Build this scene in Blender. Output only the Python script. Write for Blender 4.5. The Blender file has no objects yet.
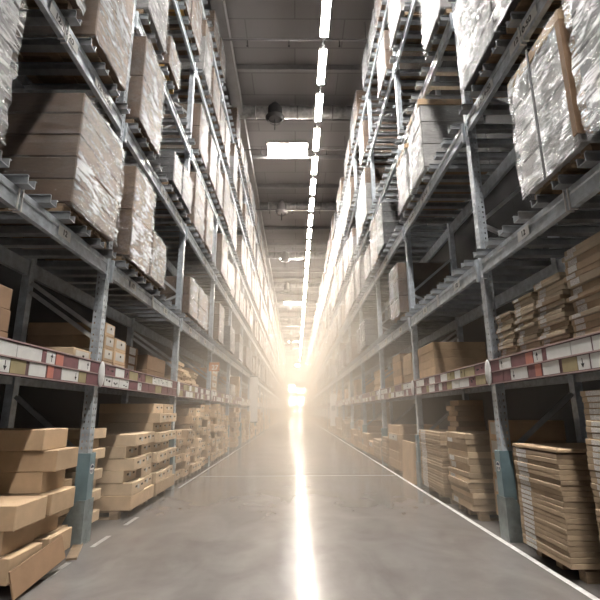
import bpy, bmesh, math, random
from mathutils import Matrix, Vector
R = math.radians
C = bpy.context.scene.collection
sc = bpy.context.scene
rnd = random.Random(7)

# ------------------------------------------------------------------ constants
CAM_H = 1.44
X0 = 2.40            # aisle face of the beams
XR = 3.50            # rear face of the rack
BAY = 3.40
U0 = 1.73            # first upright
NB = 27              # bays per side
END_Y = 97.0
CEIL = 14.45
BEAMS = [(3.16, 3.35), (5.24, 5.46), (7.20, 7.40), (9.46, 9.64), (11.68, 11.84)]  # storage levels two to six
BAR_H = 0.08
SHELF_Z = 1.92
DETAIL = 6           # bays with every bar of its own
ORD = ['first', 'second', 'third', 'fourth', 'fifth', 'sixth', 'seventh', 'eighth', 'ninth', 'tenth', 'eleventh',
       'twelfth', 'thirteenth', 'fourteenth', 'fifteenth', 'sixteenth', 'seventeenth', 'eighteenth', 'nineteenth',
       'twentieth', 'twenty-first', 'twenty-second', 'twenty-third', 'twenty-fourth', 'twenty-fifth', 'twenty-sixth',
       'twenty-seventh', 'twenty-eighth', 'twenty-ninth', 'thirtieth'] 
ORD += ['%dth' % i for i in range(31, 80)]
SIDE = {-1: 'left', 1: 'right'}

# ------------------------------------------------------------------ materials
def nt(name):
    m = bpy.data.materials.new(name); m.use_nodes = True
    t = m.node_tree; b = t.nodes['Principled BSDF']
    return m, t, b
def N(t, typ, **kw):
    n = t.nodes.new(typ)
    for k, v in kw.items():
        if k.startswith('i_'):
            key = k[2:]
            key = int(key) if key.isdigit() else key
            n.inputs[key].default_value = v
        else: setattr(n, k, v)
    return n
def ramp(t, stops):
    n = t.nodes.new('ShaderNodeValToRGB')
    e = n.color_ramp.elements
    while len(e) < len(stops): e.new(0.5)
    for el, (p, c) in zip(e, stops):
        el.position = p; el.color = (c[0], c[1], c[2], 1)
    return n
def coords(t, scale=(1, 1, 1), rot=(0, 0, 0), rand=True):
    tc = N(t, 'ShaderNodeTexCoord'); mp = N(t, 'ShaderNodeMapping')
    mp.inputs['Scale'].default_value = scale; mp.inputs['Rotation'].default_value = rot
    if rand:
        oi = N(t, 'ShaderNodeObjectInfo'); mul = N(t, 'ShaderNodeMath', operation='MULTIPLY'); mul.inputs[1].default_value = 37.0
        t.links.new(oi.outputs['Random'], mul.inputs[0])
        add = N(t, 'ShaderNodeVectorMath', operation='ADD')
        t.links.new(tc.outputs['Object'], add.inputs[0]); t.links.new(mul.outputs[0], add.inputs[1])
        t.links.new(add.outputs[0], mp.inputs['Vector'])
    else:
        t.links.new(tc.outputs['Object'], mp.inputs['Vector'])
    return mp
def simple(name, col, rough=0.6, metal=0.0, var=0.12, scale=6.0, bump=0.0, objvar=0.0, stretch=(1, 1, 1), spec=0.5):
    m, t, b = nt(name)
    mp = coords(t, tuple(scale * s for s in stretch))
    no = N(t, 'ShaderNodeTexNoise', i_Scale=1.0, i_Detail=5.0, i_Roughness=0.6)
    t.links.new(mp.outputs[0], no.inputs['Vector'])
    lo = [c * (1 - var) for c in col]; hi = [min(1, c * (1 + var)) for c in col]
    rp = ramp(t, [(0.3, lo), (0.7, hi)])
    t.links.new(no.outputs['Fac'], rp.inputs['Fac'])
    out = rp.outputs['Color']
    if objvar:
        oi = N(t, 'ShaderNodeObjectInfo')
        mr = N(t, 'ShaderNodeMapRange', i_3=1 - objvar, i_4=1 + objvar)
        t.links.new(oi.outputs['Random'], mr.inputs['Value'])
        hs = N(t, 'ShaderNodeHueSaturation')
        t.links.new(out, hs.inputs['Color']); t.links.new(mr.outputs[0], hs.inputs['Value'])
        out = hs.outputs['Color']
    t.links.new(out, b.inputs['Base Color'])
    b.inputs['Roughness'].default_value = rough; b.inputs['Metallic'].default_value = metal
    b.inputs['Specular IOR Level'].default_value = spec
    if bump:
        bp = N(t, 'ShaderNodeBump', i_Strength=bump, i_Distance=0.01)
        t.links.new(no.outputs['Fac'], bp.inputs['Height']); t.links.new(bp.outputs[0], b.inputs['Normal'])
    return m
M = {}
M['steel'] = simple('galvanized_steel', (0.53, 0.575, 0.62), 0.36, 0.3, 0.25, 9, 0.05)
M['bar'] = simple('bar_steel', (0.32, 0.335, 0.35), 0.38, 0.5, 0.2, 7)
M['brace'] = simple('brace_steel', (0.50, 0.50, 0.50), 0.4, 0.3, 0.2, 7)
M['guard'] = simple('blue_grey_paint', (0.20, 0.29, 0.32), 0.4, 0.1, 0.15, 5)
M['guard_foot'] = simple('scuffed_grey_paint', (0.25, 0.29, 0.29), 0.45, 0.2, 0.3, 7)
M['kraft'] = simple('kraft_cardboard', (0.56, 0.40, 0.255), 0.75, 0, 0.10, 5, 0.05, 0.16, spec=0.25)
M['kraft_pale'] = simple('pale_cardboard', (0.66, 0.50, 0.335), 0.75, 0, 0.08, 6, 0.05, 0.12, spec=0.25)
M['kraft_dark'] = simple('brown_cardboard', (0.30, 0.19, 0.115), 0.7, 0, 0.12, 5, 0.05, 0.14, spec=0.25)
M['flat'] = simple('flat_pack_cardboard', (0.43, 0.32, 0.215), 0.7, 0, 0.10, 8, 0.05, 0.18, spec=0.25)
M['white_board'] = simple('white_coated_board', (0.62, 0.58, 0.52), 0.65, 0, 0.06, 6, 0, 0.08)
M['grey_board'] = simple('grey_board', (0.42, 0.41, 0.40), 0.6, 0, 0.1, 6, 0, 0.1)
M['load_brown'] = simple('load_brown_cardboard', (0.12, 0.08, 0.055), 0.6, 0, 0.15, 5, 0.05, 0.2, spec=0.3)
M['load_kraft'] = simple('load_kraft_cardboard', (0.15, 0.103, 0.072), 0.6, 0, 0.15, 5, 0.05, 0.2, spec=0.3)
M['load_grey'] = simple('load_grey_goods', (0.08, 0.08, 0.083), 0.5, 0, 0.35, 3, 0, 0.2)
M['load_white'] = simple('load_white_goods', (0.26, 0.25, 0.245), 0.5, 0, 0.1, 5, 0, 0.1)
M['tape'] = simple('packing_tape', (0.55, 0.45, 0.33), 0.3, 0, 0.05, 8)
M['flat_pale'] = simple('pale_flat_pack_cardboard', (0.56, 0.455, 0.33), 0.7, 0, 0.10, 8, 0.05, 0.2, spec=0.25)
M['sticker'] = simple('printed_white_sticker', (0.66, 0.63, 0.60), 0.5, 0, 0.35, 60, stretch=(1, 1, 3))
M['ink'] = simple('black_ink', (0.02, 0.02, 0.022), 0.6, 0, 0.1, 6)
M['hole'] = simple('dark_print', (0.05, 0.035, 0.025), 0.8, 0, 0.1, 6)
M['wood'] = simple('raw_pallet_wood', (0.27, 0.19, 0.12), 0.75, 0, 0.25, 5, 0.1, 0.15, stretch=(1, 6, 6))
M['wood_yellow'] = simple('yellow_pallet_wood', (0.62, 0.36, 0.10), 0.7, 0, 0.2, 5, 0.1, 0.1)
M['strap'] = simple('black_strap', (0.015, 0.015, 0.017), 0.4, 0, 0.1, 6)
M['card_white'] = simple('white_price_card', (0.74, 0.74, 0.72), 0.4, 0, 0.06, 8)
M['card_red'] = simple('dusty_red_card', (0.20, 0.085, 0.095), 0.45, 0, 0.15, 8)
M['card_salmon'] = simple('salmon_card', (0.55, 0.20, 0.15), 0.45, 0, 0.1, 8)
M['card_tan'] = simple('tan_card', (0.37, 0.31, 0.17), 0.5, 0, 0.1, 8)
M['board_red'] = simple('dull_red_board', (0.13, 0.07, 0.075), 0.5, 0, 0.12, 5)
M['lip'] = simple('pale_red_rail', (0.46, 0.33, 0.32), 0.45, 0.1, 0.1, 8)
M['white_plastic'] = simple('white_plastic', (0.75, 0.74, 0.72), 0.3, 0, 0.05, 8)
M['shelf'] = simple('shelf_panel', (0.14, 0.125, 0.12), 0.6, 0, 0.15, 4)
M['paint_worn'] = simple('worn_floor_paint', (0.36, 0.345, 0.325), 0.35, 0, 0.3, 12)
M['paint_white'] = simple('white_floor_paint', (0.72, 0.71, 0.69), 0.35, 0, 0.25, 9)
M['duct'] = simple('foil_duct', (0.55, 0.54, 0.53), 0.35, 0.7, 0.35, 5, 0.5)
M['dark_metal'] = simple('dark_grey_metal', (0.03, 0.028, 0.028), 0.6, 0.0, 0.15, 6)
M['pipe'] = simple('grey_pipe', (0.30, 0.285, 0.28), 0.45, 0.3, 0.1, 6)
M['girder'] = simple('grey_girder', (0.25, 0.235, 0.232), 0.55, 0.1, 0.1, 3)
M['sign_orange'] = simple('orange_sign', (0.55, 0.26, 0.12), 0.5, 0, 0.05, 8)
M['banner'] = simple('white_banner', (0.80, 0.78, 0.76), 0.6, 0, 0.03, 8)

def film(name, tint, lo, hi, rot, clear):
    m, t, b = nt(name)
    mp = coords(t, (3.0, 3.0, 19.0), rot)
    n1 = N(t, 'ShaderNodeTexNoise', i_Scale=1.0, i_Detail=7.0, i_Roughness=0.7, i_Distortion=0.8)
    t.links.new(mp.outputs[0], n1.inputs['Vector'])
    mp2 = coords(t, (2.6, 2.6, 2.6))
    n2 = N(t, 'ShaderNodeTexNoise', i_Scale=1.0, i_Detail=4.0)
    t.links.new(mp2.outputs[0], n2.inputs['Vector'])
    ad = N(t, 'ShaderNodeMath', operation='ADD'); t.links.new(n1.outputs['Fac'], ad.inputs[0])
    half = N(t, 'ShaderNodeMath', operation='MULTIPLY', i_1=0.45); t.links.new(n2.outputs['Fac'], half.inputs[0]); t.links.new(half.outputs[0], ad.inputs[1])
    mr = N(t, 'ShaderNodeMapRange', i_1=0.66, i_2=0.83, i_3=lo, i_4=hi); t.links.new(ad.outputs[0], mr.inputs['Value'])
    b.inputs['Base Color'].default_value = (*tint, 1); b.inputs['Roughness'].default_value = 0.25
    b.inputs['Specular IOR Level'].default_value = 0.8
    bp = N(t, 'ShaderNodeBump', i_Strength=1.0, i_Distance=0.2); t.links.new(n1.outputs['Fac'], bp.inputs['Height'])
    t.links.new(bp.outputs[0], b.inputs['Normal'])
    gl = N(t, 'ShaderNodeBsdfAnisotropic'); gl.inputs['Color'].default_value = (0.9, 0.92, 0.93, 1); gl.inputs['Roughness'].default_value = 0.2
    t.links.new(bp.outputs[0], gl.inputs['Normal'])
    tr = N(t, 'ShaderNodeBsdfTransparent'); mg = N(t, 'ShaderNodeMixShader', i_0=clear); mx = N(t, 'ShaderNodeMixShader')
    t.links.new(tr.outputs[0], mg.inputs[1]); t.links.new(gl.outputs[0], mg.inputs[2])
    t.links.new(mr.outputs[0], mx.inputs['Fac']); t.links.new(mg.outputs[0], mx.inputs[1]); t.links.new(b.outputs[0], mx.inputs[2])
    t.links.new(mx.outputs[0], t.nodes['Material Output'].inputs['Surface'])
    return m
M['film'] = film('clear_stretch_film', (0.47, 0.475, 0.48), 0.0, 0.92, (R(40), R(15), 0), 0.07)
M['film_no_glare'] = film('stretch_film_no_glare', (0.5, 0.5, 0.5), 0.0, 0.22, (R(40), R(15), 0), 0.06)  # same film with the lit-side glare left out, for ends and tops
M['film_milky'] = film('milky_stretch_film', (0.34, 0.34, 0.345), 0.04, 1.0, (R(-35), R(15), 0), 0.08)

def emit(name, col, s):
    m, t, b = nt(name)
    b.inputs['Base Color'].default_value = (0.8, 0.8, 0.8, 1)
    b.inputs['Emission Color'].default_value = (*col, 1); b.inputs['Emission Strength'].default_value = s
    return m
M['tube'] = emit('lit_fluorescent_tube', (1.0, 0.96, 0.91), 72)
M['tube_mid'] = emit('lit_warm_tube', (1.0, 0.92, 0.83), 76)
M['tube_deep'] = emit('lit_warm_tube_far', (1.0, 0.89, 0.78), 84)
M['tube_far'] = emit('lit_warm_bright_tube', (1.0, 0.88, 0.75), 95)
M['sky'] = emit('bright_skylight', (1.0, 0.97, 0.93), 26)
M['daylight'] = emit('daylit_window_glass', (1.0, 0.90, 0.74), 110)

def floor_mat():
    m, t, b = nt('polished_concrete')
    tc = N(t, 'ShaderNodeTexCoord')
    n1 = N(t, 'ShaderNodeTexNoise', i_Scale=0.9, i_Detail=8.0, i_Roughness=0.65); t.links.new(tc.outputs['Object'], n1.inputs['Vector'])
    n2 = N(t, 'ShaderNodeTexNoise', i_Scale=14.0, i_Detail=5.0); t.links.new(tc.outputs['Object'], n2.inputs['Vector'])
    mpv = N(t, 'ShaderNodeMapping'); mpv.inputs['Scale'].default_value = (1.7, 1.1, 1); t.links.new(tc.outputs['Object'], mpv.inputs['Vector'])
    n3 = N(t, 'ShaderNodeTexNoise', i_Scale=1.0, i_Detail=6.0, i_Distortion=1.2); t.links.new(mpv.outputs[0], n3.inputs['Vector'])
    a = N(t, 'ShaderNodeMath', operation='ADD'); t.links.new(n1.outputs['Fac'], a.inputs[0]); t.links.new(n3.outputs['Fac'], a.inputs[1])
    rp = ramp(t, [(0.36, (0.15, 0.137, 0.129)), (0.5, (0.19, 0.176, 0.167)), (0.64, (0.23, 0.215, 0.205))])
    h = N(t, 'ShaderNodeMath', operation='MULTIPLY', i_1=0.5); t.links.new(a.outputs[0], h.inputs[0]); t.links.new(h.outputs[0], rp.inputs['Fac'])
    mx = N(t, 'ShaderNodeMixRGB', blend_type='MULTIPLY', i_Fac=0.25); t.links.new(rp.outputs[0], mx.inputs[1]); t.links.new(n2.outputs['Color'], mx.inputs[2])
    t.links.new(rp.outputs[0], b.inputs['Base Color'])
    mr = N(t, 'ShaderNodeMapRange', i_1=0.3, i_2=0.7, i_3=0.14, i_4=0.21); t.links.new(n1.outputs['Fac'], mr.inputs['Value'])
    t.links.new(mr.outputs[0], b.inputs['Roughness'])
    b.inputs['Specular IOR Level'].default_value = 0.6
    bp = N(t, 'ShaderNodeBump', i_Strength=0.012, i_Distance=0.02); t.links.new(n1.outputs['Fac'], bp.inputs['Height']); t.links.new(bp.outputs[0], b.inputs['Normal'])
    return m
M['floor'] = floor_mat()
def panel_mat(name, col, sx, sy, axis=(0, 0, 0)):
    m, t, b = nt(name)
    tc = N(t, 'ShaderNodeTexCoord'); mp = N(t, 'ShaderNodeMapping'); mp.inputs['Rotation'].default_value = axis
    t.links.new(tc.outputs['Object'], mp.inputs['Vector'])
    br = N(t, 'ShaderNodeTexBrick', i_Scale=1.0); br.inputs['Brick Width'].default_value = sx; br.inputs['Row Height'].default_value = sy
    br.inputs['Mortar Size'].default_value = 0.02
    br.inputs['Color1'].default_value = (*col, 1); br.inputs['Color2'].default_value = (*[c * 0.88 for c in col], 1)
    br.inputs['Mortar'].default_value = (*[c * 0.65 for c in col], 1)
    t.links.new(mp.outputs[0], br.inputs['Vector']); t.links.new(br.outputs['Color'], b.inputs['Base Color'])
    b.inputs['Roughness'].default_value = 0.7
    return m
M['ceiling'] = panel_mat('grey_roof_panels', (0.235, 0.218, 0.216), 3.4, 1.15)
M['side_wall'] = panel_mat('dark_cladding', (0.028, 0.026, 0.026), 1.2, 3.0, (0, R(90), 0))
M['end_wall'] = panel_mat('pale_cladding', (0.62, 0.58, 0.52), 6.0, 0.9, (R(90), 0, 0))

# ------------------------------------------------------------------ mesh helpers
def add_box(bm, x0, x1, y0, y1, z0, z1, mi=0, rot=None, bev=0.0):
    c = Vector(((x0 + x1) / 2, (y0 + y1) / 2, (z0 + z1) / 2))
    mt = Matrix.Translation(c) @ (rot if rot else Matrix()) @ Matrix.Diagonal((abs(x1 - x0), abs(y1 - y0), abs(z1 - z0), 1))
    r = bmesh.ops.create_cube(bm, size=1.0, matrix=mt)
    vs = r['verts']; fs = {f for v in vs for f in v.link_faces}
    for f in fs: f.material_index = mi
    if bev:
        es = list({e for v in vs for e in v.link_edges})
        bmesh.ops.bevel(bm, geom=es, offset=bev, segments=1, affect='EDGES', profile=0.7)
def add_bar(bm, p, q, w, h, mi=0):
    """rectangular bar from p to q"""
    p = Vector(p); q = Vector(q); d = q - p
    rot = d.to_track_quat('Z', 'Y').to_matrix().to_4x4()
    mt = Matrix.Translation((p + q) / 2) @ rot @ Matrix.Diagonal((w, h, d.length, 1))
    r = bmesh.ops.create_cube(bm, size=1.0, matrix=mt)
    for f in {f for v in r['verts'] for f in v.link_faces}: f.material_index = mi
def add_angle(bm, p, q, w, t=0.005):
    """L section bar from p to q"""
    p = Vector(p); q = Vector(q); d = q - p
    rot = d.to_track_quat('Z', 'Y').to_matrix().to_4x4()
    for (ox, oy, sx, sy) in ((0, 0, w, t), (-w / 2, w / 2, t, w), (w / 2, w / 2, t, w)):
        mt = Matrix.Translation((p + q) / 2) @ rot @ Matrix.Translation((ox, oy, 0)) @ Matrix.Diagonal((sx, sy, d.length, 1))
        bmesh.ops.create_cube(bm, size=1.0, matrix=mt)
def add_cyl(bm, p, q, r1, r2=None, seg=16, mi=0, caps=True):
    p = Vector(p); q = Vector(q); d = q - p
    rot = d.to_track_quat('Z', 'Y').to_matrix().to_4x4()
    r = bmesh.ops.create_cone(bm, cap_ends=caps, segments=seg, radius1=r1, radius2=r1 if r2 is None else r2, depth=d.length,
                              matrix=Matrix.Translation((p + q) / 2) @ rot)
    for f in {f for v in r['verts'] for f in v.link_faces}: f.material_index = mi; f.smooth = seg > 8 and len(f.verts) == 4
def quad(bm, pts, mi=0):
    f = bm.faces.new([bm.verts.new(p) for p in pts]); f.material_index = mi; return f
def mesh(name, bm, *mats):
    me = bpy.data.meshes.new(name); bm.normal_update(); bm.to_mesh(me); bm.free()
    for m in mats: me.materials.append(M[m] if isinstance(m, str) else m)
    return me
def link(name, me, parent=None, loc=(0, 0, 0), rz=0.0):
    o = bpy.data.objects.new(name, me); C.objects.link(o)
    if parent: o.parent = parent
    o.location = loc; o.rotation_euler = (0, 0, rz)
    return o
def tag(o, label=None, cat=None, group=None, kind=None):
    if label: o['label'] = label
    if cat: o['category'] = cat
    if group: o['group'] = group
    if kind: o['kind'] = kind
    return o
def thing(name, label, cat, loc=(0, 0, 0), rz=0.0, group=None):
    o = bpy.data.objects.new(name, None); C.objects.link(o); o.empty_display_size = 0.1
    o.location = loc; o.rotation_euler = (0, 0, rz)
    return tag(o, label, cat, group)
def struct(name, bm, *mats):
    o = link(name, mesh(name, bm, *mats)); o['kind'] = 'structure'; return o
_boxes = {}
def box_mesh(dx, dy, dz, mat, bev=0.006):
    k = (round(dx, 2), round(dy, 2), round(dz, 3), mat)
    if k not in _boxes:
        bm = bmesh.new(); add_box(bm, -k[0] / 2, k[0] / 2, -k[1] / 2, k[1] / 2, 0, k[2], bev=bev)
        _boxes[k] = mesh('box', bm, mat)
    return _boxes[k]
def text_mesh(body, size, mat):
    cu = bpy.data.curves.new('lettering', 'FONT'); cu.body = body; cu.size = size; cu.align_x = 'CENTER'; cu.align_y = 'CENTER'; cu.extrude = 0.0006; cu.offset = size * 0.02
    o = bpy.data.objects.new('lettering', cu); C.objects.link(o)
    dg = bpy.context.evaluated_depsgraph_get(); dg.update()
    me = bpy.data.meshes.new_from_object(o.evaluated_get(dg))
    bpy.data.objects.remove(o); me.materials.clear(); me.materials.append(M[mat]); me.name = 'lettering'
    return me

# ------------------------------------------------------------------ the building
HW = 5.2
bm = bmesh.new(); add_box(bm, -HW, HW, -14, END_Y, -0.2, 0); struct('floor', bm, 'floor')
bm = bmesh.new(); add_box(bm, -HW, HW, -14, END_Y, CEIL, CEIL + 0.2); struct('ceiling', bm, 'ceiling')
bm = bmesh.new(); add_box(bm, -HW - 0.2, -HW, -14, END_Y, 0, CEIL); struct('wall_left', bm, 'side_wall')
bm = bmesh.new(); add_box(bm, HW, HW + 0.2, -14, END_Y, 0, CEIL); struct('wall_right', bm, 'side_wall')
bm = bmesh.new(); add_box(bm, -HW, HW, END_Y, END_Y + 0.2, 0, CEIL); struct('wall_back', bm, 'end_wall')
bm = bmesh.new(); add_box(bm, -HW, HW, -14.2, -14, 0, CEIL); struct('wall_front', bm, 'side_wall')
# painted lines on the floor
bm = bmesh.new(); add_box(bm, 2.305, 2.365, -1, END_Y - 1, 0.0005, 0.002); tag(link('floor_line', mesh('line', bm, 'paint_white')), 'solid white painted line along the foot of the right rack', 'floor marking')
for i in range(4):
    y = 3.2 + i * 0.9
    bm = bmesh.new(); add_box(bm, -2.27, -2.215, y, y + 0.42, 0.0005, 0.002)
    tag(link('floor_dash', mesh('dash', bm, 'paint_worn')), 'short white painted floor dash beside the left rack, %s from the camera' % ORD[i], 'floor marking', 'worn dashes along the left rack')
bm = bmesh.new(); add_box(bm, -2.31, -2.27, 8.6, END_Y - 1, 0.0005, 0.002); tag(link('floor_line', mesh('line', bm, 'paint_worn')), 'pale worn line along the foot of the left rack', 'floor marking')
bm = bmesh.new(); add_box(bm, -2.2, 2.3, 10.05, 10.09, 0.0005, 0.002); tag(link('floor_line', mesh('line', bm, 'paint_worn')), 'thin pale line painted across the aisle floor', 'floor marking')
# roof beams across, girder along
k = 1
for i in range(34):
    y = 2.0 + i * 2.85
    if y > END_Y - 0.5: break
    bm = bmesh.new(); add_box(bm, -HW, HW, y, y + 0.12, CEIL - 0.22, CEIL)
    struct('trim_%d' % k, bm, 'girder'); k += 1
for x in (-2.62, 3.0):
    bm = bmesh.new(); add_box(bm, x, x + 0.4, -5, END_Y, CEIL - 0.62, CEIL - 0.225); struct('trim_%d' % k, bm, 'girder'); k += 1
# end wall: loading door with two panes, four windows above, flood light
bm = bmesh.new(); add_box(bm, -1.0, 1.6, END_Y - 0.12, END_Y, 0, 2.3); d1 = struct('door_1', bm, 'grey_board')
for x in (-0.55, 0.75):
    bm = bmesh.new(); add_box(bm, x, x + 0.45, END_Y - 0.14, END_Y - 0.12, 1.25, 1.95); link('door_pane', mesh('pane', bm, 'daylight'), d1)
n = 1
for x, w, z0, z1 in ((-1.5, 1.3, 3.0, 4.8), (0.35, 1.4, 3.0, 4.8), (-1.5, 1.3, 5.9, 7.5), (0.35, 1.8, 5.7, 6.6)):
    bm = bmesh.new(); add_box(bm, x - 0.08, x + w + 0.08, END_Y - 0.1, END_Y, z0 - 0.08, z1 + 0.08); w1 = struct('window_%d' % n, bm, 'white_board'); n += 1
    bm = bmesh.new(); add_box(bm, x, x + w, END_Y - 0.115, END_Y - 0.1, z0, z1); link('pane', mesh('pane', bm, 'daylight'), w1)
for i in range(9):
    z = 2.7 + i * 1.2
    if z > 13: break
    bm = bmesh.new(); add_box(bm, -2.2, 2.2, END_Y - 0.06, END_Y - 0.001, z - 0.05, z); struct('trim_%d' % k, bm, 'white_board'); k += 1

# ------------------------------------------------------------------ ceiling fittings
LX, LZ = 0.92, 12.95
bmh = bmesh.new(); add_box(bmh, -0.14, 0.14, -0.73, 0.73, 0.0, 0.08, bev=0.01); housing = mesh('housing', bmh, 'white_board')
bmt = bmesh.new(); add_box(bmt, -0.115, 0.115, -0.71, 0.71, -0.03, -0.001, bev=0.008); tubes = {}
for tm in ('tube', 'tube_mid', 'tube_deep', 'tube_far'):
    bmc = bmt.copy(); tubes[tm] = mesh('tube', bmc, tm)
bmd = bmesh.new(); add_box(bmd, -0.04, 0.04, 0.735, 1.195, 0.02, 0.06); jn = mesh('joiner', bmd, 'dark_metal')
bms = bmesh.new(); add_cyl(bms, (0, 0.96, 0.06), (0, 0.96, CEIL - LZ), 0.012, seg=8); susp = mesh('suspension_rod', bms, 'dark_metal')
i = 0; y = -11.5
ys = []
while y < END_Y - 2:
    ys.append(y); y += 1.93
off = 10.05 - min(ys, key=lambda v: abs(v - 10.57))
front = [v + off for v in ys if v + off > 8.5]
for y in [v + off for v in ys]:
    r = thing('strip_light', None, None, (LX, y, LZ))
    if y in front:
        lb = 'lit white ceiling tube light, %s along the line counted from the camera' % ORD[front.index(y)]
    else: lb = 'lit white tube light of the ceiling line behind the camera, %s back' % ORD[int((8.5 - y) / 1.93)]
    tag(r, lb, 'ceiling light', 'line of tube lights over the aisle')
    link('housing', housing, r); link('tube', tubes['tube' if y < 15 else ('tube_mid' if y < 27 else ('tube_deep' if y < 42 else 'tube_far'))], r); link('joiner', jn, r); link('suspension_rod', susp, r)
for i, (y0, y1) in enumerate(((18.1, 19.15), (33.0, 34.0), (48, 49), (62, 63), (77, 78))):
    bm = bmesh.new(); add_box(bm, -1.42, 0.66, y0 - 0.06, y1 + 0.06, CEIL - 0.06, CEIL - 0.001); s = struct('window_%d' % n, bm, 'white_board'); n += 1
    bm = bmesh.new(); add_box(bm, -1.36, 0.6, y0, y1, CEIL - 0.075, CEIL - 0.061); link('skylight_pane', mesh('pane', bm, 'sky'), s)
# ducts across the aisle with air outlets and sprinkler pipes
for i, yd in enumerate((15.5, 23.9, 32.2, 40.5, 48.8, 57.1, 65.4, 73.7, 82.0)):
    z = 14.05
    dct = thing('ventilation_duct', 'round foil-clad air duct crossing the ceiling, %s from the camera' % ORD[i], 'duct', (0, yd, z), 0, 'air ducts under the roof')
    bm = bmesh.new(); add_cyl(bm, (-HW + 0.05, 0, 0), (HW - 0.05, 0, 0), 0.26, seg=24); link('duct_tube', mesh('duct', bm, 'duct'), dct)
    for x in (-3.4, -1.7, 0.1, 1.6, 3.4):
        bm = bmesh.new(); add_cyl(bm, (x - 0.03, 0, 0), (x + 0.03, 0, 0), 0.285, seg=24); link('duct_ring', mesh('ring', bm, 'pipe'), dct)
    for x in (-3, 2.6):
        bm = bmesh.new(); add_cyl(bm, (x, 0, 0.26), (x, 0, CEIL - z), 0.012, seg=8); link('hanger_rod', mesh('rod', bm, 'dark_metal'), dct)
    ot = thing('air_outlet', 'bell-shaped air outlet hanging at the %s ceiling duct' % ORD[i], 'air outlet', (-0.85, yd - 0.30, z - 0.03), 0, 'bell air outlets')
    mt = 'dark_metal' if i == 0 else 'pipe'
    bm = bmesh.new(); add_cyl(bm, (0, 0, -0.02), (0, 0, 0.28), 0.30, 0.06, 24); link('cone_cap', mesh('cap', bm, mt), ot)
    bm = bmesh.new(); add_cyl(bm, (0, 0, -0.50), (0, 0, -0.02), 0.31, 0.30, 24, caps=False); link('barrel', mesh('barrel', bm, mt), ot)
    bm = bmesh.new(); add_cyl(bm, (0, 0, -0.60), (0, 0, -0.48), 0.30, 0.40, 24, caps=False); add_cyl(bm, (0, 0, -0.55), (0, 0, -0.53), 0.24, seg=24); link('rim', mesh('rim', bm, mt), ot)
    bm = bmesh.new(); add_cyl(bm, (0, 0, -1.05), (0, 0, -0.55), 0.02, seg=8); link('pull_rod', mesh('rod', bm, 'dark_metal'), ot)
for i in range(9):
    y = 11.6 + i * 6.0
    p = thing('sprinkler_pipe', 'thin grey sprinkler pipe crossing under the roof, %s from the camera' % ORD[i], 'pipe', (0, y, CEIL - 0.75), 0, 'sprinkler pipes')
    bm = bmesh.new(); add_cyl(bm, (-HW + 0.05, 0, 0), (HW - 0.05, 0, 0), 0.035, seg=10); link('pipe_run', mesh('run', bm, 'pipe'), p)
    for x in (-1.6, -0.2, 1.5):
        bm = bmesh.new(); add_cyl(bm, (x, 0, -0.22), (x, 0, 0), 0.014, seg=8); add_cyl(bm, (x, 0, -0.26), (x, 0, -0.22), 0.035, 0.02, 8); link('sprinkler_head', mesh('head', bm, 'dark_metal'), p)
    for x in (-3, 2.4):
        bm = bmesh.new(); add_cyl(bm, (x, 0, 0.03), (x, 0, 0.75), 0.01, seg=6); link('hanger_rod', mesh('rod', bm, 'dark_metal'), p)

# ------------------------------------------------------------------ pallet racks
POST = 0.11
TOPZ = 12.7
def perforated(bm, o, u, v, W, H, cols, pitch=0.075, hw=0.016, hh=0.028):
    """a sheet in directions u (width W) and v (height H) from corner o, with real holes"""
    o = Vector(o); u = Vector(u); v = Vector(v)
    xs = [0.0]
    for c in cols: xs += [c - hw / 2, c + hw / 2]
    xs.append(W)
    for j in range(len(xs) - 1):
        a, b = xs[j], xs[j + 1]
        if j % 2 == 0:
            quad(bm, [o + u * a, o + u * b, o + u * b + v * H, o + u * a + v * H])
        else:
            z = 0.0
            while z < H - 1e-6:
                t = min(H, z + pitch - hh)
                quad(bm, [o + u * a + v * z, o + u * b + v * z, o + u * b + v * t, o + u * a + v * t]); z += pitch
def post_mesh(s, fine):
    bm = bmesh.new(); x = s * (X0 + 0.03); xb = x + s * POST; y0, y1 = -POST / 2, POST / 2
    if fine:
        perforated(bm, (x, y0, 0), (0, 1, 0), (0, 0, 1), POST, TOPZ, (0.033, 0.077))
        for y in (y0, y1):
            perforated(bm, (x, y, 0), (s, 0, 0), (0, 0, 1), POST, TOPZ, (0.035, 0.08))
        quad(bm, [(xb, y0, 0), (xb, y0 + 0.03, 0), (xb, y0 + 0.03, TOPZ), (xb, y0, TOPZ)])
        quad(bm, [(xb, y1 - 0.03, 0), (xb, y1, 0), (xb, y1, TOPZ), (xb, y1 - 0.03, TOPZ)])
        quad(bm, [(x + s * 0.004, y0 + .01, 0), (x + s * 0.05, 0, 0), (x + s * 0.05, 0, TOPZ), (x + s * 0.004, y0 + .01, TOPZ)])
    else:
        add_box(bm, min(x, xb), max(x, xb), y0, y1, 0, TOPZ)
    return mesh('post', bm, 'steel')
def rear_post_mesh(s):
    bm = bmesh.new(); add_box(bm, min(s * XR, s * (XR - 0.1)), max(s * XR, s * (XR - 0.1)), -0.05, 0.05, 0, TOPZ); return mesh('rear_post', bm, 'steel')
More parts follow.
